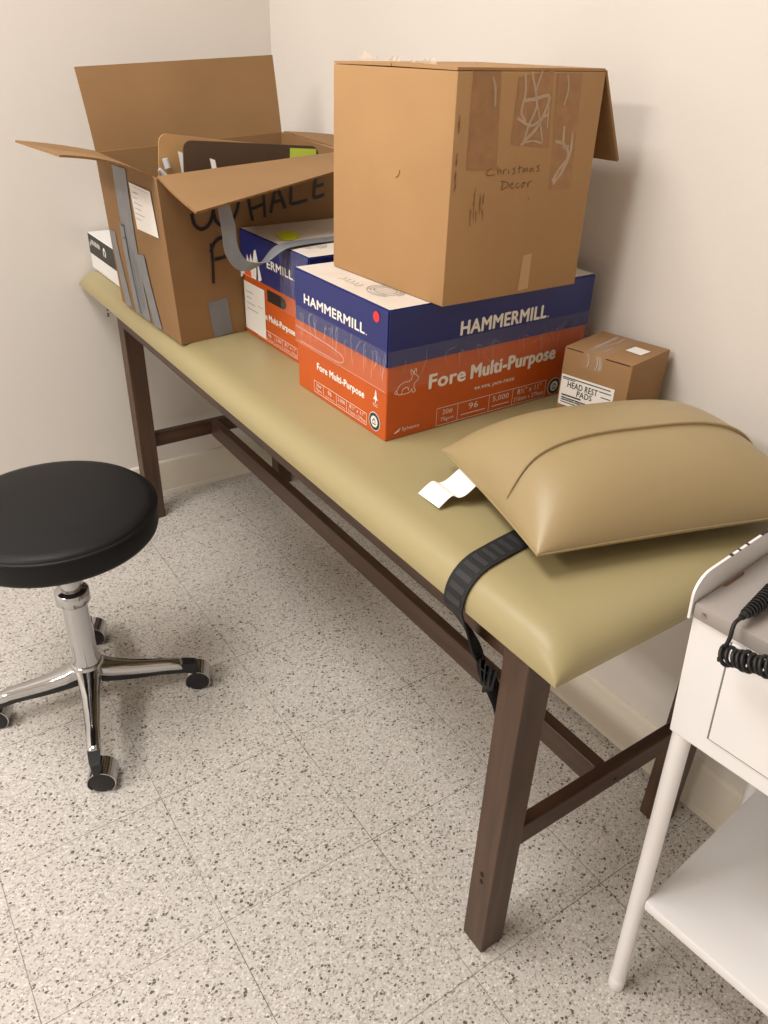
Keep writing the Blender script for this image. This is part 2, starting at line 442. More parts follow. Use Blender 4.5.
# ------------------------------------------------------------------ paper cases
def hermit(name): pass
def case(label, ox, oy, yaw, w, d, torn):
    c, s = math.cos(yaw), math.sin(yaw)
    def W(u, v, z): return (ox+c*u-s*v, oy+s*u+c*v, z)
    z0 = TT; zl0 = z0+.1276; z1 = z0+.2184; m = .003
    t = thing('paper_case', label, 'paper box', W(-w/2, d/2, z0), 'stacked copy paper cases')
    b = NB()
    hexa(b, [W(-w, 0, z0), W(0, 0, z0), W(0, d, z0), W(-w, d, z0), W(-w, 0, zl0+.07), W(0, 0, zl0+.07), W(0, d, zl0+.07), W(-w, d, zl0+.07)], .002, 2)
    base = obj('case_base', b, M['orange'], t)
    # lid: four walls and a top, open underneath
    b = NB(); tk = .0027
    o = [(-w-m, -m), (m, -m), (m, d+m), (-w-m, d+m)]
    i = [(-w-m+tk, -m+tk), (m-tk, -m+tk), (m-tk, d+m-tk), (-w-m+tk, d+m-tk)]
    ob = [b.verts.new(W(*p, zl0)) for p in o]; ot = [b.verts.new(W(*p, z1)) for p in o]
    ib = [b.verts.new(W(*p, zl0)) for p in i]; it = [b.verts.new(W(*p, z1-tk)) for p in i]
    for k in range(4):
        k2 = (k+1) % 4
        b.faces.new((ob[k], ob[k2], ot[k2], ot[k])); b.faces.new((ib[k2], ib[k], it[k], it[k2])); b.faces.new((ib[k], ib[k2], ob[k2], ob[k]))
    f = b.faces.new(ot); f.material_index = 1; b.faces.new(it[::-1])
    es = [e for e in b.edges if (e.verts[0] in ot and e.verts[1] in ot) or any(e.verts[0] is ob[k] and e.verts[1] is ot[k] or e.verts[1] is ob[k] and e.verts[0] is ot[k] for k in range(4))]
    bmesh.ops.bevel(b, geom=es, offset=.0025, segments=2, affect='EDGES')
    lid = smooth_by_angle(obj('case_lid', b, [M['blue'], M['lidtop']], t, label='navy lid with a pale top'), 30)
    e = .0007
    fl_b = Face(W(-w, 0, z0), W(0, 0, z0), W(0, 0, zl0), W(-w, 0, zl0)); fl_l = Face(W(-w-m, -m, zl0), W(m, -m, zl0), W(m, -m, z1), W(-w-m, -m, z1))
    fr_b = Face(W(0, 0, z0), W(0, d, z0), W(0, d, zl0), W(0, 0, zl0)); fr_l = Face(W(m, -m, zl0), W(m, d+m, zl0), W(m, d+m, z1), W(m, -m, z1))
    ft = Face(W(-w-m, -m, z1), W(m, -m, z1), W(m, d+m, z1), W(-w-m, d+m, z1))
    # ---- lid lettering
    b = NB()
    put_text(b, fl_l, 'ERMILL' if torn else 'HAMMERMILL', .120 if torn else .034, .036, .226, .053, .050); put_text(b, fl_l, '.', .229, .036, .2315, .0385)
    if not torn:
        obj('lid_lettering', b, M['white_print'], lid); b = NB()
        put_text(b, fr_l, 'HAMMERMILL', .142, .029, .336, .053, .050); put_text(b, fr_l, '.', .339, .029, .342, .032)
    obj('lid_lettering', b, M['white_print'], lid)
    # ---- logo on the lid top
    b = NB()
    lx, ly = (.20, .055)
    for r, ww in ((.034, .0016), (.028, .001), (.021, .001)):
        stroke(b, ft, [(lx+r*math.cos(a*PI/10), ly+r*.82*math.sin(a*PI/10)) for a in range(0, 19)], ww)
    for k in range(7):
        stroke(b, ft, [(lx-.024+k*.008, ly-.018), (lx-.021+k*.008, ly), (lx-.024+k*.008, ly+.018)], .0012)
    for k in range(5): stroke(b, ft, [(.10+k*.012, .028+.002*(k % 2)), (.108+k*.012, .034), (.104+k*.012, .044)], .0012)
    obj('lid_logo', b, M['ink_grey'], lid)
    # ---- base lettering, short end
    b = NB()
    put_text(b, fl_b, 'Fore Multi-Purpose', .068, .049, .221, .0665, .05)
    put_frame(b, fl_b, .057, .008, .229, .030, .0009)
    for x in (.089, .133, .166): put_quad(b, fl_b, x, .008, x+.0009, .030)
    put_text(b, fl_b, '20#', .065, .020, .082, .026); put_text(b, fl_b, '75gsm', .063, .011, .084, .017)
    put_text(b, fl_b, '96', .105, .018, .117, .026); put_quad(b, fl_b, .095, .012, .127, .0128)
    put_text(b, fl_b, '5,000', .139, .018, .161, .026); put_quad(b, fl_b, .138, .012, .162, .0128)
    put_text(b, fl_b, '8½" x 11"', .176, .020, .222, .0275); put_text(b, fl_b, '216mm x 279mm', .172, .011, .226, .017)
    put_poly(b, fl_b, [(.247, .063), (.2535, .075), (.260, .063)]); put_poly(b, fl_b, [(.2505, .072), (.2535, .081), (.2565, .072)]); put_quad(b, fl_b, .2525, .058, .2545, .063)
    put_text(b, fl_b, 'FSC', .247, .051, .260, .0565)
    obj('base_lettering', b, M['white_print'], base); b = NB()
    # ---- long side
    put_text(b, fr_b, 'Fore', .083, .074, .162, .100, .05); put_text(b, fr_b, 'Multi-Purpose', .172, .066, .374, .100, .05)
    put_text(b, fr_b, '99.99% JAM-FREE', .184, .050, .277, .0575, .03)
    put_frame(b, fr_b, .104, .003, .360, .0355, .0009)
    for x in (.150, .221, .277): put_quad(b, fr_b, x, .003, x+.0009, .0355)
    put_text(b, fr_b, '20#', .117, .021, .139, .0305); put_text(b, fr_b, '75gsm', .114, .008, .142, .0165)
    put_text(b, fr_b, '96', .175, .019, .196, .030); put_quad(b, fr_b, .158, .011, .214, .0125)
    put_text(b, fr_b, '5,000', .230, .019, .268, .030); put_quad(b, fr_b, .229, .011, .270, .0125)
    put_text(b, fr_b, '8½" x 11"', .289, .021, .348, .032); put_text(b, fr_b, '216mm x 279mm', .282, .008, .356, .017)
    put_text(b, fr_b, 'Sylvamo', .033, .010, .068, .0185)
    put_poly(b, fr_b, [(.016, .011), (.024, .015), (.030, .019), (.027, .013), (.020, .010)])
    obj('base_lettering', b, M['white_print'], base)
    # ---- rabbit outline on the long side
    b = NB()
    k_ = .0011
    R = [(.022, .078), (.019, .085), (.024, .093), (.033, .097), (.042, .097), (.047, .100), (.048, .106), (.045, .113), (.046, .116), (.050, .112), (.052, .107), (.056, .106), (.060, .102), (.061, .098), (.057, .094), (.054, .092), (.053, .085), (.056, .078), (.050, .077), (.049, .083), (.044, .078), (.034, .077), (.028, .077), (.022, .078)]
    stroke(b, fr_b, R, k_, n=110)
    stroke(b, fr_b, [(.052, .107), (.053, .114), (.056, .116), (.056, .109)], k_)
    stroke(b, fr_b, [(.028, .078), (.032, .086), (.040, .087), (.043, .081)], k_)
    stroke(b, fr_b, [(.019, .086), (.0155, .084), (.0165, .080), (.0205, .080)], k_)
    obj('rabbit_mark', b, M['white_print'], base)
    # ---- round seals
    for fc, cx, cy in ((fl_b, .252, .0245), (fr_b, .382, .019)):
        b = NB()
        disc(b, fc, cx, cy, .0165, .0165, .0006, 1); disc(b, fc, cx, cy, .0152, .0152, .0009, 0); disc(b, fc, cx, cy, .0098, .0098, .0012, 1)
        stroke(b, fc, [(cx-.005, cy-.001), (cx, cy+.005), (cx+.004, cy-.001)], .0018, .0015, 0); put_quad(b, fc, cx-.005, cy-.005, cx+.005, cy-.003, .0015, 0)
        obj('seal_mark', b, [M['seal_dark'], M['white_print']], base)
    # ---- clear tape around the lid joint
    b = NB()
    if not torn:
        for fc in (fl_l, fr_l):
            LL = fc.L
            put_quad(b, fc, .001, -.040, LL-.001, .026, .0010, 0, 3)
        for k in range(26):                                      # wrinkles and creases
            x = random.uniform(.01, .28); stroke(b, fl_l, [(x, random.uniform(-.03, .0)), (x+random.uniform(-.006, .01), random.uniform(0, .02)), (x+random.uniform(-.008, .008), random.uniform(.01, .026))], .0012, .0014, 1)
        for k in range(20):
            x = random.uniform(.02, .42); stroke(b, fr_l, [(x, random.uniform(-.038, -.01)), (x+random.uniform(-.012, .012), random.uniform(-.01, .01)), (x+random.uniform(.0, .02), random.uniform(.0, .022))], .0010, .0014, 1)
        stroke(b, fl_l, [(.004, -.012), (.10, -.014), (.16, -.020), (.155, -.034), (.09, -.036), (.02, -.036)], .0025, .0014, 1)
        stroke(b, fl_l, [(.001, -.040), (.15, -.040), (.288, -.040)], .0016, .0014, 1)
    else:
        put_quad(b, fl_l, .175, -.034, fl_l.L-.002, .090, .0010, 0, 2)
        for k in range(12):
            x = random.uniform(.19, .28); stroke(b, fl_l, [(x, random.uniform(.0, .03)), (x+random.uniform(-.01, .01), random.uniform(.03, .08))], .001, .0014, 1)
    obj('packing_tape', b, [M['clear'], M['tape_crease']], lid)
    return t, base, lid, fl_b, fl_l, fr_b, fr_l, ft
M['tape_crease'] = mat('tape_crease', (235, 228, 224), .3, alpha=.26)

t1, base1, lid1, flb, fll, frb, frl, ft1 = case('navy and orange paper case under the tall square carton', .1462, .7172, .0131, .2832, .4429, False)
b = NB(); disc(b, fll, .257, .073, .0085, .0085, .001); obj('round_sticker', b, M['red_dot'], lid1)
t2, base2, lid2, flb2, fll2, frb2, frl2, ft2 = case('navy and orange paper case with torn lid, beside the open box', -.1850, .7660, .012, .2795, .4429, True)
# torn print on the second lid, white shipping label, hand hole, marker smear
b = NB()
put_poly(b, fll2, [(.004, .000), (.008, .018), (.020, .032), (.028, .024), (.034, .046), (.043, .030), (.050, .050), (.058, .034), (.066, .058), (.074, .062), (.080, .046), (.086, .030), (.096, .006), (.086, .001), (.05, .0)], .0010, 0)
put_poly(b, fll2, [(.018, .001), (.022, .028), (.046, .026), (.050, .001)], .0014, 1)
put_poly(b, fll2, [(.072, .001), (.075, .030), (.080, .044), (.080, .001)], .0014, 2)
put_poly(b, fll2, [(-.001, -.010), (-.001, .010), (.010, .014), (.014, .002), (.008, -.006)], .0012, 0)
obj('torn_patch', b, [M['white_label'], M['torn_orange'], M['blue']], lid2, label='torn white and orange patch')
b = NB()
put_quad(b, flb2, .002, .010, .096, .113, .0012, 0)
for k in range(4): put_quad(b, flb2, .014, .092-k*.012, .014+(.030, .022, .038, .05)[k], .0935-k*.012, .0016, 1)
put_quad(b, flb2, .065, .072, .088, .073, .0016, 1)
obj('shipping_label', b, [M['white_label'], M['ink_grey']], base2)
b = NB()
hp = [(.108+.042*u, .1065+.012*v) for u, v in ((0, -1), (1.5, -1), (1.8, -.7), (1.9, 0), (1.8, .7), (1.5, 1), (0, 1))]
put_poly(b, flb2, hp, .0008, 0); obj('hand_hole', b, M['hole'], base2)
b = NB(); put_poly(b, ft2, [(.087, .036), (.148, .024), (.152, .04), (.134, .074), (.078, .080)], .0012); obj('marker_smear', b, M['yellow'], lid2, label='yellow-green marker smear')

# ------------------------------------------------------------------ tall square carton
ca = [(.1745, .7935), (.1755, 1.0755), (-.112, 1.063), (-.1115, .773)]   # near, right, back, left
zc0, zc1 = TT+.2184+.0006, 1.2905
cart_box = thing('cardboard_carton', 'tall square brown carton with handwriting on top of the navy-lidded case', 'cardboard box', (.027, .928, zc0))
b = NB()
tops = [(.1685, .797), (.172, 1.076), (-.114, 1.063), (-.118, .7775)]
hexa(b, [(*ca[3], zc0), (*ca[0], zc0), (*ca[1], zc0), (*ca[2], zc0), (*tops[3], zc1-.0085), (*tops[0], zc1-.0045), (*tops[1], zc1-.0035), (*tops[2], zc1-.0065)], .0025, 2)
body = smooth_by_angle(obj('carton_body', b, M['card_a'], cart_box), 30)
# top flaps: two meeting in the middle, a third hanging open at the back
b = NB(); zt = zc1+.0005
slab(b, (-.1165, .7785, zc1-.0045), (.026, .7875, zc1-.0015), (.029, 1.068, zc1-.001), (-.1125, 1.061, zc1-.0025), (0, 0, 1), .0036); obj('top_flap', b, M['card_a'], cart_box)
b = NB()
slab(b, (.0275, .788, zc1-.0015), (.167, .7975, zc1-.0003), (.1705, 1.0745, zc1+.0005), (.0305, 1.068, zc1-.001), (0, 0, 1), .0036); obj('top_flap', b, M['card_a'], cart_box)
b = NB()
slab(b, (.172, 1.077, 1.289), (.172, 1.137, 1.163), (-.112, 1.124, 1.160), (-.113, 1.065, 1.287), (0, .9, .43), .004)
obj('open_flap', b, M['card_b'], cart_box)
fcl = Face((*ca[3], zc0), (*ca[0], zc0), (*tops[0], zc1), (*tops[3], zc1-.004)); fcr = Face((*ca[0], zc0), (*ca[1], zc0), (*tops[1], zc1), (*tops[0], zc1))
# old tape on the right face
tp = NB()
for q in (((.026, .190), (.082, .188), (.074, .312), (.026, .312)), ((.104, .220), (.180, .213), (.172, .314), (.108, .305)), ((.191, .154), (.238, .155), (.230, .311), (.181, .310))):
    put_poly(tp, fcr, q, .0006)
obj('old_tape', tp, M['brown_tape'], body, label='patches of old brown tape')
b = NB(); put_poly(b, fcr, [(.150, .005), (.172, .007), (.172, .062), (.154, .060)], .0006); obj('tape_remnant', b, mat('faded_tape', (186, 146, 104), .45), body)
b = NB()
w_ = .003
for pts in ([(.118, .310), (.122, .285), (.118, .262), (.128, .250)], [(.130, .312), (.140, .29), (.146, .268), (.135, .245), (.128, .222)], [(.150, .313), (.142, .285), (.152, .26), (.166, .222)],
            [(.118, .276), (.140, .278), (.168, .282), (.164, .262), (.150, .240), (.132, .226), (.124, .218)], [(.112, .254), (.140, .244), (.160, .254), (.170, .258)], [(.122, .22), (.145, .224), (.165, .220)],
            [(.170, .268), (.172, .240)], [(.192, .222), (.212, .216), (.222, .200), (.205, .180), (.196, .166)], [(.225, .234), (.226, .206), (.214, .180), (.198, .162)], [(.206, .242), (.210, .215), (.222, .214)],
            [(.06, .305), (.066, .292), (.068, .270)], [(.20, .309), (.205, .290), (.20, .27)]):
    b = NB(); stroke(b, fcr, pts, w_*random.uniform(.7, 1.6), .0012); obj('tape_wrinkle', b, M['wrinkle'], body, label='pale wrinkle in the old tape')
b = NB(); sw = .0014
def wr(pts, w=None): stroke(b, fcr, pts, w or sw, .0010)
X, Yb, k = .064, .181, .0115
wr([(X+.009, .190), (X+.002, .188), (X, .183), (X+.005, .181), (X+.016, .182)])                                 # C
x = X+.020; wr([(x, .192), (x+.001, .181)]); wr([(x+.001, .184), (x+.005, .188), (x+.007, .182)])                # h
x += .011; wr([(x, .187), (x+.001, .181)]); wr([(x, .185), (x+.004, .188), (x+.006, .187)])                      # r
x += .010; wr([(x, .187), (x+.001, .181)]); wr([(x, .190), (x+.0006, .1905)])                                    # i
x += .008; wr([(x+.006, .189), (x+.001, .188), (x+.004, .185), (x+.005, .182), (x, .181)])                       # s
x += .010; wr([(x+.003, .192), (x+.003, .181)]); wr([(x, .188), (x+.008, .189)])                                 # t
x += .011; wr([(x, .181), (x+.001, .188), (x+.004, .183), (x+.007, .188), (x+.009, .182)])                       # m
x += .013; wr([(x+.006, .187), (x, .186), (x+.002, .182), (x+.006, .186), (x+.008, .182)])                       # a
x += .013; wr([(x+.007, .190), (x+.001, .189), (x+.005, .186), (x+.006, .183), (x, .182)])                       # s
obj('pen_writing', b, M['pen'], body, label='handwriting in brown pen'); b = NB()
x = .095; wr([(x+.002, .172), (x, .160)]); wr([(x-.003, .172), (x+.010, .170), (x+.012, .164), (x, .160)])       # D
x += .016; wr([(x, .165), (x+.006, .167), (x+.003, .169), (x, .164), (x+.005, .161), (x+.009, .163)])            # e
x += .012; wr([(x+.005, .168), (x, .166), (x+.002, .161), (x+.007, .163)])                                       # c
x += .010; wr([(x+.004, .168), (x, .165), (x+.003, .161), (x+.006, .166), (x+.004, .168), (x+.010, .167)])       # o
x += .012; wr([(x, .167), (x+.002, .161), (x+.003, .167), (x+.009, .170)])                                       # r
obj('pen_writing', b, M['pen'], body, label='handwriting in brown pen'); b = NB()
wr([(.150, .146), (.152, .143)])
obj('pen_dot', b, M['pen'], body); b = NB()
for i in range(16):
    xx = random.uniform(.036, .064); zz = random.uniform(.130, .162); wr([(xx, zz), (xx+.001, zz-random.uniform(.003, .018))], .0009)
wr([(.046, .165), (.045, .148), (.046, .122)], .0010)
obj('pen_scribble', b, M['pen'], body); b = NB()
for i in range(14):
    zz = random.uniform(.17, .26); wr([(.007+random.uniform(-.002, .002), zz), (.007, zz-.008)], .0012)
obj('edge_scuff', b, M['pen'], body)
b = NB(); stroke(b, fcl, [(.166, .166), (.172, .170), (.1745, .177)], .0016, .0008); obj('scuff', b, M['pen'], body)
# scraps of clear tape standing up on the top edge
scrap = mat('tape_scraps', (226, 216, 200), .3, alpha=.6)
for x0, l, h in ((-.085, .03, .010), (-.055, .025, .005), (-.005, .03, .007), (.055, .035, .005), (.085, .03, .007)):
    b = NB(); p = [(x0+l*i/5, .800+.002*random.random(), zc1+.002+h*random.uniform(.3, 1)) for i in range(6)]
    top_ = [b.verts.new(q) for q in p]; bot_ = [b.verts.new((q[0], .803, zc1+.0005)) for q in p]
    for i in range(5): b.faces.new((bot_[i], bot_[i+1], top_[i+1], top_[i]))
    obj('tape_scrap', b, scrap, cart_box, label='scraps of clear tape')

# ------------------------------------------------------------------ open cardboard box
wA, wB, wD, wC = (-.445, .605), (-.800, .597), (-.502, 1.04), (-.800, 1.04)
zb = TT+.0006
tA, tB, tD, tC = (-.445, .589, 1.0795), (-.822, .589, 1.0815), (-.502, 1.042, 1.100), (-.812, 1.045, 1.110)
ob = thing('open_cardboard_box', 'open flapped brown box with grey duct tape at the far end of the table', 'cardboard box', (-.64, .82, zb))
b = NB(); tk = .005
def inset(p, q, d=.005):
    cx, cy = -.64, .82
    return (p[0]+(d if p[0] < cx else -d), p[1]+(d if p[1] < cy else -d))
outb = [(*wB, zb), (*wA, zb), (*wD, zb), (*wC, zb)]; outt = [tB, tA, tD, tC]
inb = [(*inset(p, 0), zb+.006) for p in outb]; intt = [(*inset(p, 0), p[2]) for p in outt]
NS = 10
def ring(P, Q, s, bulge):
    out = []
    for k in range(4):
        p = Vector(P[k]).lerp(Vector(Q[k]), s)
        out.append(p)
    return out
def wallgrid(P, Q, k, flip, bulge):
    k2 = (k+1) % 4; rows = []
    n = (Vector(P[k2])-Vector(P[k])).cross(Vector(Q[k])-Vector(P[k])).normalized()
    for i in range(NS+1):
        s = i/NS; a = Vector(P[k]).lerp(Vector(Q[k]), s); c_ = Vector(P[k2]).lerp(Vector(Q[k2]), s); r = []
        for j in range(NS+1):
            u = j/NS
            r.append(a.lerp(c_, u)+n*bulge*math.sin(PI*u)*math.sin(PI*min(1, s*.95)))
        rows.append(r)
    return grid(b, rows, flip=flip)
bul = (.006, -.004, .0, .0)
og = [wallgrid(outb, outt, k, True, bul[k]) for k in range(4)]
ig = [wallgrid(inb, intt, k, False, bul[k]) for k in range(4)]
for k in range(4):
    for j in range(NS):
        f = b.faces.new((og[k][NS][j], og[k][NS][j+1], ig[k][NS][j+1], ig[k][NS][j])); f.material_index = 1
b.faces.new([b.verts.new(p) for p in outb][::-1]); b.faces.new([b.verts.new(p) for p in inb])
bmesh.ops.remove_doubles(b, verts=b.verts, dist=.0002)
bmesh.ops.recalc_face_normals(b, faces=b.faces)
obody = smooth_by_angle(obj('box_body', b, [M['card_b'], M['card_edge']], ob), 30)
def flap(name, h0, h1, o1, o0, bend=0, n=8, mi=M['card_b'], label=None):
    """hinge h0-h1, outer o0-o1; a corrugated sheet 4 mm thick"""
    h0, h1, o1, o0 = map(Vector, (h0, h1, o1, o0)); b = NB()
    nn = (h1-h0).cross(o0-h0).normalized()
    rows = [[], []]
    def P(u, v): return h0.lerp(h1, u).lerp(o0.lerp(o1, u), v)+nn*bend*math.sin(PI*v)*(.4+.6*math.sin(5*u+1))
    g1 = grid(b, [[P(i/n, j/n)+nn*.002 for j in range(n+1)] for i in range(n+1)])
    g2 = grid(b, [[P(i/n, j/n)-nn*.002 for j in range(n+1)] for i in range(n+1)], flip=True)
    for i in range(n):
        for a, c_ in (((i, 0), (i+1, 0)), ((i, n), (i+1, n)), ((0, i), (0, i+1)), ((n, i), (n, i+1))):
            f = b.faces.new((g1[a[0]][a[1]], g1[c_[0]][c_[1]], g2[c_[0]][c_[1]], g2[a[0]][a[1]])); f.material_index = 1
    bmesh.ops.recalc_face_normals(b, faces=b.faces)
    return smooth_by_angle(obj(name, b, [mi, M['card_edge']], ob, label=label), 40)
flap('flap', (-.823, .592, 1.077), (-.813, 1.045, 1.106), (-.86, 1.051, 1.2716), (-.862, .583, 1.2426), .004)
flap('flap', (-.447, .592, 1.082), (-.504, 1.040, 1.102), (-.330, 1.03, 1.112), (-.262, .589, 1.0505), .004)
flap('flap', (-.455, .586, 1.0815), (-.818, .586, 1.0835), (-.775, .42, 1.114), (-.435, .42, 1.127), .010)
flap('flap', (-.508, 1.047, 1.102), (-.808, 1.049, 1.110), (-.80, 1.182, 1.100), (-.505, 1.180, 1.096), -.004)
fwl = Face((*wB, zb), (*wA, zb), tA, tB); fwr = Face((*wA, zb), (*wD, zb), tD, tA)
def bulged(face, amt):
    g = lambda a, h, off=.0006: Face.__call__(face, a, h, off+amt*math.sin(PI*min(max(a/face.L, 0), 1))*math.sin(PI*min(max(h/face.H, 0), 1)*.95))
    g.L = face.L; g.H = face.H
    return g
gwl = bulged(fwl, .0062); gwr = bulged(fwr, -.0036)
def strip(parent, face, pts, w, m, name, label=None, off=.0012):
    b = NB(); stroke(b, face, pts, w, off, 0, True, 24); return obj(name, b, m, parent, label=label)
strip(obody, gwl, [(.158, .318), (.160, .25), (.160, .17), (.155, .08), (.152, .002)], .084, M['duct'], 'duct_tape', off=.0014)
strip(obody, gwl, [(.032, .168), (.036, .12), (.046, .06), (.053, .002)], .046, M['duct'], 'duct_tape')
strip(obody, gwl, [(.125, .20), (.122, .12), (.120, .06), (.118, .002)], .030, M['duct'], 'duct_tape', off=.0026)
strip(obody, gwl, [(.218, .155), (.224, .10), (.234, .04), (.240, .002)], .046, M['duct'], 'duct_tape', off=.0020)
b = NB()
for pts in ([(.118, .197), (.142, .199)], [(.116, .17), (.14, .172), (.142, .158)], [(.16, .16), (.158, .09), (.16, .02)], [(.178, .15), (.178, .09), (.176, .03)], [(.14, .15), (.142, .08), (.146, .01)]):
    stroke(b, gwl, pts, .0022, .0034)
obj('tape_crease', b, mat('duct_crease', (78, 80, 84), .5), obody)
strip(obody, gwr, [(.098, .080), (.1, .04), (.103, .002)], .048, M['duct'], 'duct_tape')
b = NB()
put_poly(b, gwl, [(.228, .2095), (.338, .212), (.328, .297), (.214, .297)], .0022, 0)
for k, l in enumerate((.03, .022, .045, .038, .05, .03)): put_quad(b, gwl, .232, .281-k*.010, .232+l, .2822-k*.010, .0027, 1)
put_quad(b, gwl, .220, .2915, .322, .2920, .0027, 1)
obj('shipping_label', b, [M['white_label'], M['ink_grey']], obody)
# marker writing
b = NB(); mw = .0072
def mk(pts): stroke(b, gwr, pts, mw*random.uniform(.9, 1.1), .0014)
mk([(.062, .262), (.066, .240), (.080, .229), (.098, .236), (.110, .258), (.114, .292)]); mk([(.110, .262), (.116, .238), (.134, .228), (.154, .238), (.168, .262), (.172, .292)])
mk([(.193, .285), (.196, .255), (.201, .228)]); mk([(.197, .252), (.212, .254), (.228, .258)]); mk([(.229, .292), (.231, .26), (.231, .231)])
mk([(.246, .238), (.253, .262), (.262, .292)]); mk([(.262, .292), (.272, .27), (.284, .242)]); mk([(.251, .257), (.262, .259), (.277, .260)])
mk([(.300, .297), (.299, .27), (.297, .249)]); mk([(.297, .249), (.318, .250), (.341, .252)])
mk([(.364, .295), (.360, .275), (.357, .255)]); mk([(.364, .295), (.376, .296), (.388, .298)]); mk([(.361, .276), (.372, .277), (.384, .279)]); mk([(.357, .255), (.370, .255), (.386, .258)])
mk([(.098, .198), (.097, .16), (.093, .116)]); mk([(.094, .180), (.106, .198), (.124, .206), (.142, .202), (.146, .184), (.132, .168), (.102, .164)])
obj('marker_writing', b, M['ink'], obody, label='black marker lettering')
# grey tape strip hanging from the right flap and curling over the next case's lid
b = NB()
pts = spline([(-.284, .650, 1.056), (-.290, .659, 1.015), (-.300, .667, .972), (-.300, .688, .942), (-.272, .713, .948), (-.262, .745, .975), (-.272, .790, .9785), (-.282, .87, .977), (-.282, .975, .977)], 48)
n_ = len(pts); sides = []
for i, p in enumerate(pts):
    u = i/(n_-1)
    s = Vector((.1, .99, .1)).lerp(Vector((.75, .1, .65)), min(1, u*2.4)) if u < .42 else Vector((.75, .1, .65)).lerp(Vector((1, .05, 0)), min(1, (u-.42)*5))
    sides.append(s)
ribbon3(b, pts, sides, [.022+.012*min(1, i/16) for i in range(n_)], .0012)
smooth_by_angle(obj('hanging_tape', b, M['duct'], ob, label='loose strip of grey tape hanging from a flap'), 50)

# ------------------------------------------------------------------ boards standing in the open box
def board(name, label, cat, m, p0, p1, h, t, slope_n, clip=None):
    """upright board: top edge p0-p1, height h down, thickness t toward -x; rounded top corners"""
    p0, p1 = Vector(p0), Vector(p1); d = (p1-p0); L = d.length; d.normalize()
    up = Vector(slope_n).normalized(); up = (up-d*up.dot(d)).normalized(); n = d.cross(up).normalized()
    base = (p0+p1)/2-up*h
    root = thing(name, label, cat, base)
    out = []; r = .018
    for cx, cy, a0 in ((r, -h+r, PI), (L-r, -h+r, 1.5*PI), (L-r, -r, 0), (r, -r, .5*PI)):
        for k in range(6):
            a = a0+PI/2*k/5; out.append((cx+r*math.cos(a), cy+r*math.sin(a)))
    b = NB()
    f1 = [b.verts.new(p0+d*x+up*y+n*t/2) for x, y in out]; f2 = [b.verts.new(p0+d*x+up*y-n*t/2) for x, y in out]
    b.faces.new(f1); b.faces.new(f2[::-1])
    for k in range(len(out)): b.faces.new((f1[k], f2[k], f2[(k+1) % len(out)], f1[(k+1) % len(out)]))
    bmesh.ops.recalc_face_normals(b, faces=b.faces)
    o = obj('board', b, m, root)
    return root, (lambda x, y, off: p0+d*x+up*y+n*(t/2+off)), n
r1, F1, n1 = board('clipboard', 'tan hardboard clipboard standing at the back of the open box', 'clipboard', M['tan_board'], (-.628, .668, 1.137), (-.628, 1.012, 1.094), .235, .004, (-.04, .0, 1))
r2, F2, n2 = board('clipboard', 'dark brown board in the open box, in front of the tan clipboard', 'clipboard', M['dark_board'], (-.586, .702, 1.127), (-.586, 1.018, 1.104), .235, .004, (-.04, 0, 1))
# metal clip on the tan board's left side
b = NB()
sg = 1 if n1.x > 0 else -1
q = [F1(.004, -.07, .001), F1(.004, -.10, .001)]
tube(b, [F1(.008, -.046, .012), F1(.014, -.064, .014)], .0065, 10); tube(b, [F1(-.002, -.068, .006), F1(.018, -.085, .009)], .0045, 10); tube(b, [F1(-.004, -.086, .005), F1(.016, -.094, .010)], .004, 10)
smooth_by_angle(obj('metal_clip', b, mat('bright_nickel', (225, 228, 235), .35, metal=.3), r1))
b = NB()
fst = Face(F2(.244, -.034, .0006), F2(.310, -.034, .0006), F2(.310, -.006, .0006), F2(.244, -.006, .0006))
for sgn in (1,):
    put_quad(b, fst, 0, 0, fst.L, fst.H, .0006 if fst.n.x > 0 else -.0006)
o = obj('sticky_note', b, M['sticky']); o['label'] = 'lime green sticky note on the dark brown board in the open box'; o['category'] = 'sticky note'
# curled white sheets between the boards
def sheet(label, y, x, zt):
    b = NB(); rows = []
    for i in range(9):
        u = i/8
        rows.append([(x+.010*math.sin(PI*u)+.0*v, y+.006*math.sin(2.2*u)+v*.011, zt-.13*(1-u)-v*.004*u) for v in (0, .5, 1)])
    vs = grid(b, rows); g = grid(b, [[(p[0]-.0008, p[1], p[2]) for p in r] for r in rows], flip=True)
    o = smooth_by_angle(obj('paper_sheet', b, M['white_label']), 60); o['label'] = label; o['category'] = 'paper'
sheet('curled white paper edge poking up beside the dark board in the open box', .690, -.600, 1.105)
sheet('short white paper edge poking up in front of the dark board', .742, -.560, 1.094)

# ------------------------------------------------------------------ small box behind, at the wall
sx0, sx1, sy0, sy1, sz0, sz1 = -1.140, -.85, .628, .80, TT+.0012, .849
wbx = thing('product_box', 'small white box with a black top band against the left wall', 'box', (-1.0, .71, sz0))
b = NB(); box(b, sx0, sx1, sy0, sy1, sz0, sz1, .0015, 1); wb = obj('box_body', b, M['box_white'], wbx)
ff = Face((sx0, sy0, sz0), (sx1, sy0, sz0), (sx1, sy0, sz1), (sx0, sy0, sz1))
b = NB(); put_quad(b, ff, .0015, .040, ff.L-.0015, .0915, .0006, 0); obj('black_band', b, M['box_black'], wb, label='black printed band')
b = NB(); put_quad(b, ff, .012, .060, .018, .070, .0010)
for k in range(6): stroke(b, ff, [(.024+k*.013, .066), (.030+k*.013, .078), (.034+k*.013, .067)], .003, .0010)
obj('band_lettering', b, M['white_print'], wb); b = NB()
stroke(b, ff, [(.130, .056), (.128, .068), (.136, .076), (.144, .068), (.142, .056)], .006, .0010)
obj('band_symbol', b, M['white_print'], wb)

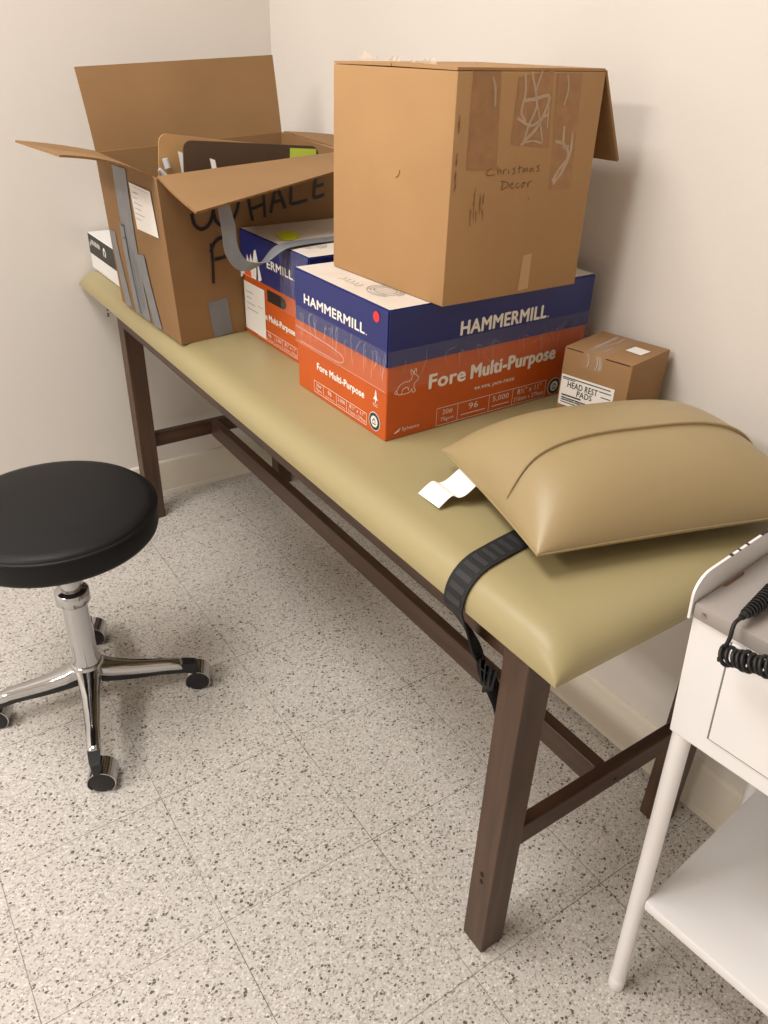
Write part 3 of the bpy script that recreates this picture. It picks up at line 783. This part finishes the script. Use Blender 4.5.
# ------------------------------------------------------------------ head rest pads box
hz = .882; q = [(.208, 1.040), (.331, 1.068), (.3095, 1.188), (.182, 1.160)]
hb = thing('cardboard_box', 'small brown box with a white printed label beside the tan pillow', 'cardboard box', (.258, 1.114, TT))
b = NB(); hexa(b, [(*p, TT+.0006) for p in q]+[(*p, hz) for p in q], .0018, 2); hbody = smooth_by_angle(obj('box_body', b, M['card_c'], hb), 30)
fh = Face((*q[0], TT), (*q[1], TT), (*q[1], hz), (*q[0], hz)); fht = Face((*q[0], hz), (*q[1], hz), (*q[2], hz), (*q[3], hz))
b = NB()
fhl = lambda a, h, off=.0006: fh((a-.006)*1.12+.003, h-.006, off)
put_quad(b, fhl, .006, .030, .096, .085, .0008, 0)
put_text(b, fhl, 'HEAD REST', .018, .064, .070, .075, .012, .0012, 1); put_text(b, fhl, 'PADS', .036, .052, .062, .0625, .012, .0012, 1)
put_quad(b, fhl, .008, .0795, .090, .0812, .0012, 1); put_quad(b, fhl, .008, .077, .030, .0782, .0012, 1); put_quad(b, fhl, .072, .073, .092, .0745, .0012, 1); put_quad(b, fhl, .076, .064, .092, .0655, .0012, 1)
put_quad(b, fhl, .010, .0475, .044, .050, .0012, 1)
for k in range(3): put_quad(b, fhl, .010, .043-k*.004, .055-k*.006, .0445-k*.004, .0012, 1)
put_text(b, fhl, 'School Health', .012, .040, .055, .0455, 0, .0014, 1)
obj('printed_label', b, [M['white_label'], M['ink']], hbody)
b = NB()
put_quad(b, fht, .036, -.001, .076, fht.H, .0008, 0); put_quad(b, fh, .036, .098, .076, .126, .0008, 0)
for k in range(12):
    x = random.uniform(.04, .072); stroke(b, fht, [(x, random.uniform(0, .03)), (x+random.uniform(-.01, .01), random.uniform(.04, .11))], .0014, .0012, 1)
for k in range(6):
    x = random.uniform(.044, .07); stroke(b, fh, [(x, .125), (x+.003, .112), (x+.001, .102)], .002, .0012, 1)
obj('packing_tape', b, [M['clear'], M['tape_crease']], hbody)
b = NB(); put_poly(b, fht, [(.082, .055), (.112, .052), (.114, .082), (.084, .085)], .0012, 0)
obj('top_label', b, [M['white_label'], M['ink_grey']], hbody)
b = NB(); put_quad(b, fh, .004, .1243, .036, .1258, .0007); obj('flap_gap', b, M['hole'], hbody); b = NB(); put_quad(b, fh, .078, .1243, .122, .1258, .0007); obj('flap_gap', b, M['hole'], hbody)

# ------------------------------------------------------------------ pillow
exv = Vector((.295, .955, 0)).normalized(); eyv = Vector((.968, -.250, 0)).normalized()
pl0 = Vector((.272, .735, 0)); PL, PW = .42, .293
pc = pl0+exv*PL/2+eyv*PW/2
pil = thing('wedge_pillow', 'tan vinyl pillow with a flap seam lying on the near end of the table', 'pillow', (pc.x, pc.y, TT))
def pg(t, p=2.6, e=.62):
    t = abs(2*t-1); return max(0, 1-t**p)**e
def seam_v(u): return .595+.06*math.exp(-(u/.08)**2)
def pz(u, v):
    g = pg(u, 3.2, .6)*pg(v, 2.6, .62)
    z = .7935+.090*g
    w = seam_v(u)          # seam line of the flap, hooking at its left end
    k = 1/(1+math.exp((v-w)*800))
    return z + .0045*k*min(1, g*3)
def pin(u, v):                                       # slightly concave edges, drawn-out corners
    cu = .005*math.sin(PI*u)*(1 if v < .5 else -1)*abs(2*v-1)**3; cv = .004*math.sin(PI*v)*(1 if u < .5 else -1)*abs(2*u-1)**3
    return pl0+exv*(u*PL+cv)+eyv*(v*PW+cu)
def ease(n): return [.5-.5*math.cos(PI*i/n) for i in range(n+1)]
us = ease(60); vs_ = sorted(set([round(v, 5) for v in ease(50)]+[.57+.10*i/60 for i in range(61)]))
b = NB()
tg = grid(b, [[pin(u, v)+Vector((0, 0, pz(u, v))) for v in vs_] for u in us], flip=True)
def pzb(u, v):
    g = pg(u, 2.5, .7)*pg(v, 2.5, .7); return .7885-.031*g
bg = grid(b, [[pin(u, v)*1.0+Vector((0, 0, max(pzb(u, v), TT+.0005))) for v in vs_] for u in us])
NU, NV = len(us)-1, len(vs_)-1
for i in range(NU):
    b.faces.new((tg[i][0], tg[i+1][0], bg[i+1][0], bg[i][0])); b.faces.new((tg[i+1][NV], tg[i][NV], bg[i][NV], bg[i+1][NV]))
for j in range(NV):
    b.faces.new((tg[0][j], tg[0][j+1], bg[0][j+1], bg[0][j])); b.faces.new((tg[NU][j+1], tg[NU][j], bg[NU][j], bg[NU][j+1]))
bmesh.ops.recalc_face_normals(b, faces=b.faces)
smooth_by_angle(obj('pillow_cover', b, M['vinyl2'], pil), 70)
b = NB()
path = [pin(u, v)+Vector((0, 0, .791)) for u, v in [(i/40, 0) for i in range(41)]+[(1, i/30) for i in range(1, 31)]+[(1-i/40, 1) for i in range(1, 41)]+[(0, 1-i/30) for i in range(1, 31)]]
tube(b, path, .0014, 8); smooth_by_angle(obj('edge_piping', b, M['vinyl2'], pil))
b = NB()
path = [pin(u, seam_v(u)-.004)+Vector((0, 0, pz(u, seam_v(u)-.012)-.0012)) for u in [.012+.976*i/70 for i in range(71)]]
tube(b, path, .0024, 8); smooth_by_angle(obj('flap_edge', b, M['vinyl2'], pil))
# white tag sticking out of the left edge
b = NB()
ctr = spline([(.350, .748, .7945), (.352, .732, .7925), (.352, .717, .785), (.349, .703, .7735), (.344, .694, .7685), (.338, .687, .7705), (.337, .678, .7665), (.338, .662, .7575)], 30)
ribbon3(b, ctr, [(.93, -.16+.1*i/30, .06) for i in range(31)], .054, .0006)
smooth_by_angle(obj('tag', b, M['white_label'], pil, label='white fabric tag'), 40)

# ------------------------------------------------------------------ black webbing strap around the cushion
strap = thing('webbing_strap', 'black webbing strap wrapped over the table edge at the near leg', 'strap', (.49, .66, TT))
def on_top(y, x):
    e = .0006; g = (cush_z(x, y+e)-cush_z(x, max(y-e, CY0)))/(y+e-max(y-e, CY0))
    n = Vector((0, -g, 1)).normalized()
    return Vector((x, y, cush_z(x, y)))+n*.0030
yl = [.77, .74, .71, .68, .655]+[CY0+.052*(1-math.sin(PI/2*k/12)) for k in range(1, 12)]+[CY0+.0002]
ptop = [on_top(y, .476+.024*((.77-y)/.183)**1.5) for y in yl]
drop = [(.501, .5835, .706), (.494, .604, .672), (.487, .628, .637), (.494, .640, .605), (.514, .642, .578), (.525, .650, .552), (.5345, .662, .515), (.5365, .668, .470)]
pts = spline(ptop+drop, 150)
n_ = len(pts); sd = []; wd = []
for i, p in enumerate(pts):
    if p.z > .70: sd.append(Vector((1, 0, 0))); wd.append(.037)
    else:
        k = min(1, (.70-p.z)/.09); k2 = min(1, max(0, (.60-p.z)/.09))
        s = Vector((1, 0, 0)).lerp(Vector((.35, -.75, .30)), k).lerp(Vector((.9, -.25, .3)), k2); s = s.lerp(Vector((.12, .95, .2)), min(1, max(0, (.59-p.z)/.04))); sd.append(s.normalized()); wd.append(.037-.006*k+.004*k2-.012*min(1, max(0, (.60-p.z)/.05)))
b = NB(); ribbon3(b, pts, sd, wd, .0024); sb = smooth_by_angle(obj('webbing', b, M['webbing'], strap), 50)
b = NB()
rib_at = [0]
for i in range(1, len(pts)):                         # woven ribs, evenly spaced along the strap
    if (pts[i]-pts[rib_at[-1]]).length >= .0075: rib_at.append(i)
for i, i2 in list(zip(rib_at[1::2], rib_at[2::2])):
    if pts[i2].z < .70: break
    p, p2 = pts[i], pts[i2]; t = (p2-p).normalized(); s = sd[i]; n = t.cross(s).normalized()
    if n.z < 0 and p.z > .72: n = -n
    if p.z <= .72 and n.y > 0: n = -n
    w = s*.0135; c_ = [p-w+n*.0016, p+w+n*.0016, p2+w+n*.0016, p2-w+n*.0016]
    b.faces.new([b.verts.new(v) for v in c_])
obj('woven_ribs', b, M['web_hi'], sb, label='lighter woven ribs')
# bunched end
b = NB()
for k in range(5):
    ribbon3(b, spline([(.500+.006*k, .638+.002*k, .604-.004*k), (.512+.005*k, .636-.001*k, .582-.004*k), (.520+.002*k, .644, .556)], 12), [(.3, -.9+.3*k, .2)]*13, .016, .002)
obj('bunched_fold', b, M['webbing'], sb)

# ------------------------------------------------------------------ stool
HX, HY = -.330, .274
st = thing('rolling_stool', 'round black vinyl stool on a chrome four-arm caster base', 'stool', (HX, HY, 0))
b = NB()
lathe(b, [(0, .466), (.175, .466), (.187, .467), (.1905, .471), (.1925, .478), (.193, .508), (.192, .517), (.189, .523), (.184, .5275), (.17, .5305), (.09, .5325), (0, .533)], (HX, HY), 72)
smooth_by_angle(obj('seat', b, M['seat'], st), 60)
b = NB(); lathe(b, [(.1915, .5140), (.1940, .5150), (.1948, .5170), (.1938, .5190), (.1905, .5200)], (HX, HY), 72); smooth_by_angle(obj('seat_piping', b, M['seat'], st), 80)
b = NB(); lathe(b, [(0, .456), (.085, .456), (.085, .468), (0, .468)], (HX, HY), 32); obj('seat_plate', b, M['blackp'], st)
b = NB(); lathe(b, [(0, .30), (.020, .30), (.020, .457), (0, .457)], (HX, HY), 24); smooth_by_angle(obj('piston', b, M['chrome'], st))
b = NB(); lathe(b, [(0, .13), (.030, .13), (.030, .140), (.0262, .150), (.0250, .300), (0, .300)], (HX, HY), 40); smooth_by_angle(obj('column', b, M['chrome'], st), 50)
b = NB(); lathe(b, [(0, .294), (.031, .294), (.0345, .298), (.0345, .322), (.031, .326), (0, .326)], (HX, HY), 40); smooth_by_angle(obj('collar', b, M['chrome'], st), 50)
b = NB(); lathe(b, [(0, .080), (.024, .080), (.034, .088), (.036, .118), (.034, .130), (.030, .134), (0, .134)], (HX, HY), 40); smooth_by_angle(obj('hub', b, M['chrome'], st), 50)
CAST = [(-.0994, .2227), (-.2688, .4968), (-.548, .3396), (-.386, .0806)]
angs = [math.atan2(y-HY-(.0), x-HX) for x, y in CAST]
for (kx, ky), _a in zip(CAST, angs):
    px, py = kx+.012, ky-.012                        # stem axis a little off the wheel contact
    d = Vector((px-HX, py-HY, 0)); L = d.length; d.normalize(); s = Vector((-d.y, d.x, 0))
    # polished arm: rounded top section, sweeping from hub to end
    def section(w, zt, zb_, c_): return [c_+s*x+Vector((0, 0, z)) for x, z in ((-w, zb_), (-w, zt-.006), (-w*.7, zt-.001), (0, zt), (w*.7, zt-.001), (w, zt-.006), (w, zb_))]
    prof = [(.02, .024, .132, .105), (.05, .021, .118, .094), (.09, .0175, .107, .086), (.13, .0155, .101, .082), (.165, .014, .097, .079), (L-.034, .0135, .094, .076), (L-.026, .012, .091, .074), (L-.022, .009, .087, .073)]
    b = NB(); rings = [[b.verts.new(p) for p in section(w, zt, zz, Vector((HX, HY, 0))+d*r)] for r, w, zt, zz in prof]
    for a, c_ in zip(rings, rings[1:]):
        for k in range(7): b.faces.new((a[k], a[(k+1) % 7], c_[(k+1) % 7], c_[k]))
    b.faces.new(rings[0]); b.faces.new(rings[-1][::-1]); bmesh.ops.recalc_face_normals(b, faces=b.faces)
    arm = smooth_by_angle(obj('arm', b, M['chrome'], st), 50)
    b = NB()
    pr2 = [(.025, .020, .104, .078), (.06, .018, .093, .072), (.10, .0155, .085, .068), (.15, .0135, .080, .066), (L-.020, .012, .088, .060), (L+.004, .0105, .084, .052), (L+.009, .008, .080, .050)]
    rings = [[b.verts.new(p) for p in [Vector((HX, HY, 0))+d*r+s*x+Vector((0, 0, z)) for x, z in ((-w, zt), (-w*.8, zz), (w*.8, zz), (w, zt))]] for r, w, zt, zz in pr2]
    for a, c_ in zip(rings, rings[1:]):
        for k in range(4): b.faces.new((a[k], a[(k+1) % 4], c_[(k+1) % 4], c_[k]))
    b.faces.new(rings[0]); b.faces.new(rings[-1][::-1]); bmesh.ops.recalc_face_normals(b, faces=b.faces)
    obj('arm_underside', b, M['blackp'], arm, label='black underside of the arm')
    # caster
    cz = .0262
    b = NB(); tube(b, [(px, py, .074), (px, py, .050)], .0085, 14); tube(b, [(px, py, .062), (kx*.6+px*.4, ky*.6+py*.4, .046)], [.010, .009], 12)
    cs = smooth_by_angle(obj('caster', b, M['blackp'], st))
    ax = Vector((.90, -.42, 0)).normalized(); ctr = Vector((kx, ky, cz)); e1 = Vector((0, 0, 1)); e2 = ax.cross(e1)
    for sgn in (-1, 1):
        b = NB()
        c0 = ctr+ax*sgn*.006; c1 = ctr+ax*sgn*.0225
        tube(b, [c0, c0.lerp(c1, .06), c0.lerp(c1, .9), c1, c1+ax*sgn*.0015], [.022, .0256, .0256, .0245, .019], 28)
        smooth_by_angle(obj('wheel', b, M['rubber'], cs), 40)
    b = NB(); N_ = 26; a0, a1 = math.radians(-42), math.radians(222)
    ro, ri = .0285, .0265; rows = []
    for i in range(N_+1):
        a = a0+(a1-a0)*i/N_; v = e2*math.cos(a)+e1*math.sin(a)
        rows.append([ctr+v*ri-ax*.0235, ctr+v*ro-ax*.0235, ctr+v*ro+ax*.0235, ctr+v*ri+ax*.0235])
    V = [[b.verts.new(p) for p in r] for r in rows]
    for a, c_ in zip(V, V[1:]):
        for k in range(4): b.faces.new((a[k], a[(k+1) % 4], c_[(k+1) % 4], c_[k]))
    b.faces.new(V[0]); b.faces.new(V[-1][::-1]); bmesh.ops.recalc_face_normals(b, faces=b.faces)
    smooth_by_angle(obj('hood', b, M['chrome'], cs, label='chrome hood over the wheels'), 40)

# ------------------------------------------------------------------ white cart
cyaw = .098
cex = Vector((math.cos(cyaw), math.sin(cyaw), 0)); cey = Vector((-cex.y, cex.x, 0)); csh = Vector((-.0341, -.0676, 0))
CO = Vector((.7500, .7970, 0))
def K(a, d, z): return CO+cex*a+cey*d+csh*z+Vector((0, 0, z))
CW, CD = .46, .355
crt = thing('utility_cart', 'white enamel medical cart with grey top and round tube legs', 'cart', K(CW/2, CD/2, 0))
def kbox(b, a0, a1, d0, d1, z0, z1, bev=0, mi=0): return hexa(b, [K(a0, d0, z0), K(a1, d0, z0), K(a1, d1, z0), K(a0, d1, z0), K(a0, d0, z1), K(a1, d0, z1), K(a1, d1, z1), K(a0, d1, z1)], bev, 2, mi)
ZB, ZT = .598, .778
for a, d in ((.0125, .011), (CW-.0125, .011), (.0125, CD-.0125), (CW-.0125, CD-.0125)):
    ta, td = K(a, d, ZB), K(a+(-.0125 if a < .1 else .0125), d+(-.011 if d < .1 else .011), 0)
    def K2(z): return td.lerp(ta, z/ZB)
    b = NB(); tube(b, [K2(.030), K2(ZB)], .0122, 24); lg = smooth_by_angle(obj('leg', b, M['enamel'], crt), 50)
    b = NB(); tube(b, [K2(.0005), K2(.003), K2(.029), K2(.031)], [.0115, .0130, .0130, .0122], 24); smooth_by_angle(obj('foot_cap', b, M['enamel'], lg), 50)
b = NB(); kbox(b, 0, CW, -.002, CD, ZB, ZT, .002); cb = obj('cabinet', b, M['enamel'], crt)
b = NB(); kbox(b, .050, CW-.030, -.0045, -.0022, ZB+.028, ZT-.004, .001)
dr = obj('drawer', b, M['enamel'], crt)
fd = Face(K(0, -.002, ZB), K(CW, -.002, ZB), K(CW, -.002, ZT), K(0, -.002, ZT))
b = NB(); put_quad(b, fd, .0475, .0258, .0500, ZT-ZB-.004, .0006); put_quad(b, fd, .0475, .0258, CW-.03, .0282, .0006); obj('drawer_gap', b, mat('gap_shade', (120, 116, 114), .7), cb)
# grey top with a rolled front lip
b = NB(); kbox(b, .000, CW+.004, -.006, CD, ZT+.0006, .800, .004); ctop = smooth_by_angle(obj('worktop', b, M['grey_top'], crt), 40)
b = NB(); fl_ = Face(K(0, -.006, ZT), K(CW, -.006, ZT), K(CW, -.006, .8), K(0, -.006, .8)); disc(b, fl_, .014, .012, .0035, .0035, .0006, 0, seg=16); disc(b, fl_, .014, .012, .0022, .0022, .0012, 0, seg=12); obj('rivet', b, M['steel'], ctop)
b = NB(); put_poly(b, Face(K(0, 0, .8), K(CW, 0, .8), K(CW, CD, .8), K(0, CD, .8)), [(.0035, .045), (.007, .050), (.007, .088), (.0035, .094)], .0006); obj('rust_patch', b, M['rust'], ctop)
# guard: left side and rear, with a rounded front corner
b = NB()
prof = [(-.008, ZT-.001), (-.008, .806)]+[(-.008+.030*(1-math.cos(t)), .806+.026*math.sin(t)) for t in [PI/2*i/8 for i in range(1, 9)]]+[(.10, .8335), (CD, .8345), (CD, ZT-.001)]
f1 = [b.verts.new(K(-.0035, y, z)) for y, z in prof]; f2 = [b.verts.new(K(-.0005, y, z)) for y, z in prof]
b.faces.new(f1); b.faces.new(f2[::-1])
for k in range(len(prof)): b.faces.new((f1[k], f1[(k+1) % len(prof)], f2[(k+1) % len(prof)], f2[k]))
bmesh.ops.recalc_face_normals(b, faces=b.faces)
gd = obj('side_guard', b, M['enamel'], crt)
b = NB(); kbox(b, -.0005, CW+.004, CD+.0005, CD+.0035, ZT, .8345, 0); obj('rear_guard', b, M['enamel'], crt)
b = NB()                                              # chipped paint along the guard's top edge
for k in range(46):
    y = .05+.29*k/46+random.uniform(0, .006); l = random.uniform(.003, .010); h = .8342 if y > .1 else .8333
    if random.random() < .4: continue
    l *= random.uniform(.4, 1.1); y += random.uniform(0, .004)
    b = NB()
    hexa(b, [K(-.0037, y, h-.0004), K(-.0002, y, h-.0005), K(-.0002, y+l, h-.0014), K(-.0037, y+l, h-.0012), K(-.0037, y, h+.0006), K(-.0002, y, h+.0006), K(-.0002, y+l, h+.0008), K(-.0037, y+l, h+.0008)])
    obj('paint_chip', b, M['chip'], gd, label='dark chip in the paint')
# lower shelf
b = NB(); kbox(b, .018, CW-.018, -.002, CD-.01, .238, .258, .003); smooth_by_angle(obj('lower_shelf', b, M['enamel'], crt), 40)

# ------------------------------------------------------------------ handset with coiled cord on the cart
hs = thing('corded_handset', 'black handset with coiled cord lying over the grey cart top', 'handset', K(.06, .05, .8006))
b = NB(); h0 = Vector((.7766, .7405, .8195)); h1 = Vector((.769, .80, .8230)); hd = (h1-h0).normalized()
prof = [(0, .0036), (.004, .0044), (.012, .0050), (.03, .0064), (.055, .0082), (.075, .0098), (.09, .0112), (.14, .0120), (.18, .0120), (.186, .010)]
def hp_(r): p = h0+hd*r; return Vector((p.x, p.y, max(.8012+0, .8012)+.0))
path = [h0+hd*r for r, _ in prof]
for i, (r, q_) in enumerate(prof): path[i].z = .8008+max(q_, .012 if r < .03 else q_)+.001
tube(b, path, [q_ for _, q_ in prof], 20); smooth_by_angle(obj('grip', b, M['blackp'], hs), 50)
b = NB()
for i in range(12):                                   # strain-relief rings
    r = .010+i*.0055; q_ = .0050+(r-.012)*.078+.0004; c_ = h0+hd*r; c_.z = .8008+max(q_, .012)+.0012
    tube(b, [c_-hd*.0012, c_+hd*.0012], q_+.0006, 16)
obj('strain_relief', b, M['rubber'], hs)
b = NB()
cord = spline([path[0], path[0]-hd*.012+Vector((-.001, 0, -.003)), (.7805, .722, .797), (.7795, .7205, .780), (.7810, .7205, .770)], 24)
helix = []
ha = Vector((.7790, .7215, .7735)); hb_ = Vector((.905, .716, .842)); hdv = (hb_-ha).normalized(); hs1 = Vector((0, 0, 1)); hs1 = (hs1-hdv*hs1.dot(hdv)).normalized(); hs2 = hdv.cross(hs1)
turns = 21
for i in range(turns*16+1):
    u = i/(turns*16); a = 2*PI*turns*u+PI*.9
    p = ha.lerp(hb_, u)+Vector((0, 0, -.006*math.sin(PI*u)))
    helix.append(p+(hs1*math.cos(a)+hs2*math.sin(a))*(.0092+.0012*math.sin(i*.11)))
tube(b, cord[:-1]+spline([cord[-1], (ha+helix[2])/2+Vector((-.004, -.004, -.004)), helix[6]], 8)[1:]+helix[7:], .0023, 8)
smooth_by_angle(obj('coiled_cord', b, M['rubber'], hs), 80)

# ------------------------------------------------------------------ world, colour management
w = bpy.data.worlds.new('world'); scene.world = w; w.use_nodes = True
w.node_tree.nodes['Background'].inputs['Color'].default_value = (.8, .8, .8, 1); w.node_tree.nodes['Background'].inputs['Strength'].default_value = .1
vs = scene.view_settings
vs.view_transform = 'Standard'; vs.look = 'None'; vs.gamma = 1; vs.use_curve_mapping = False; vs.exposure = .74
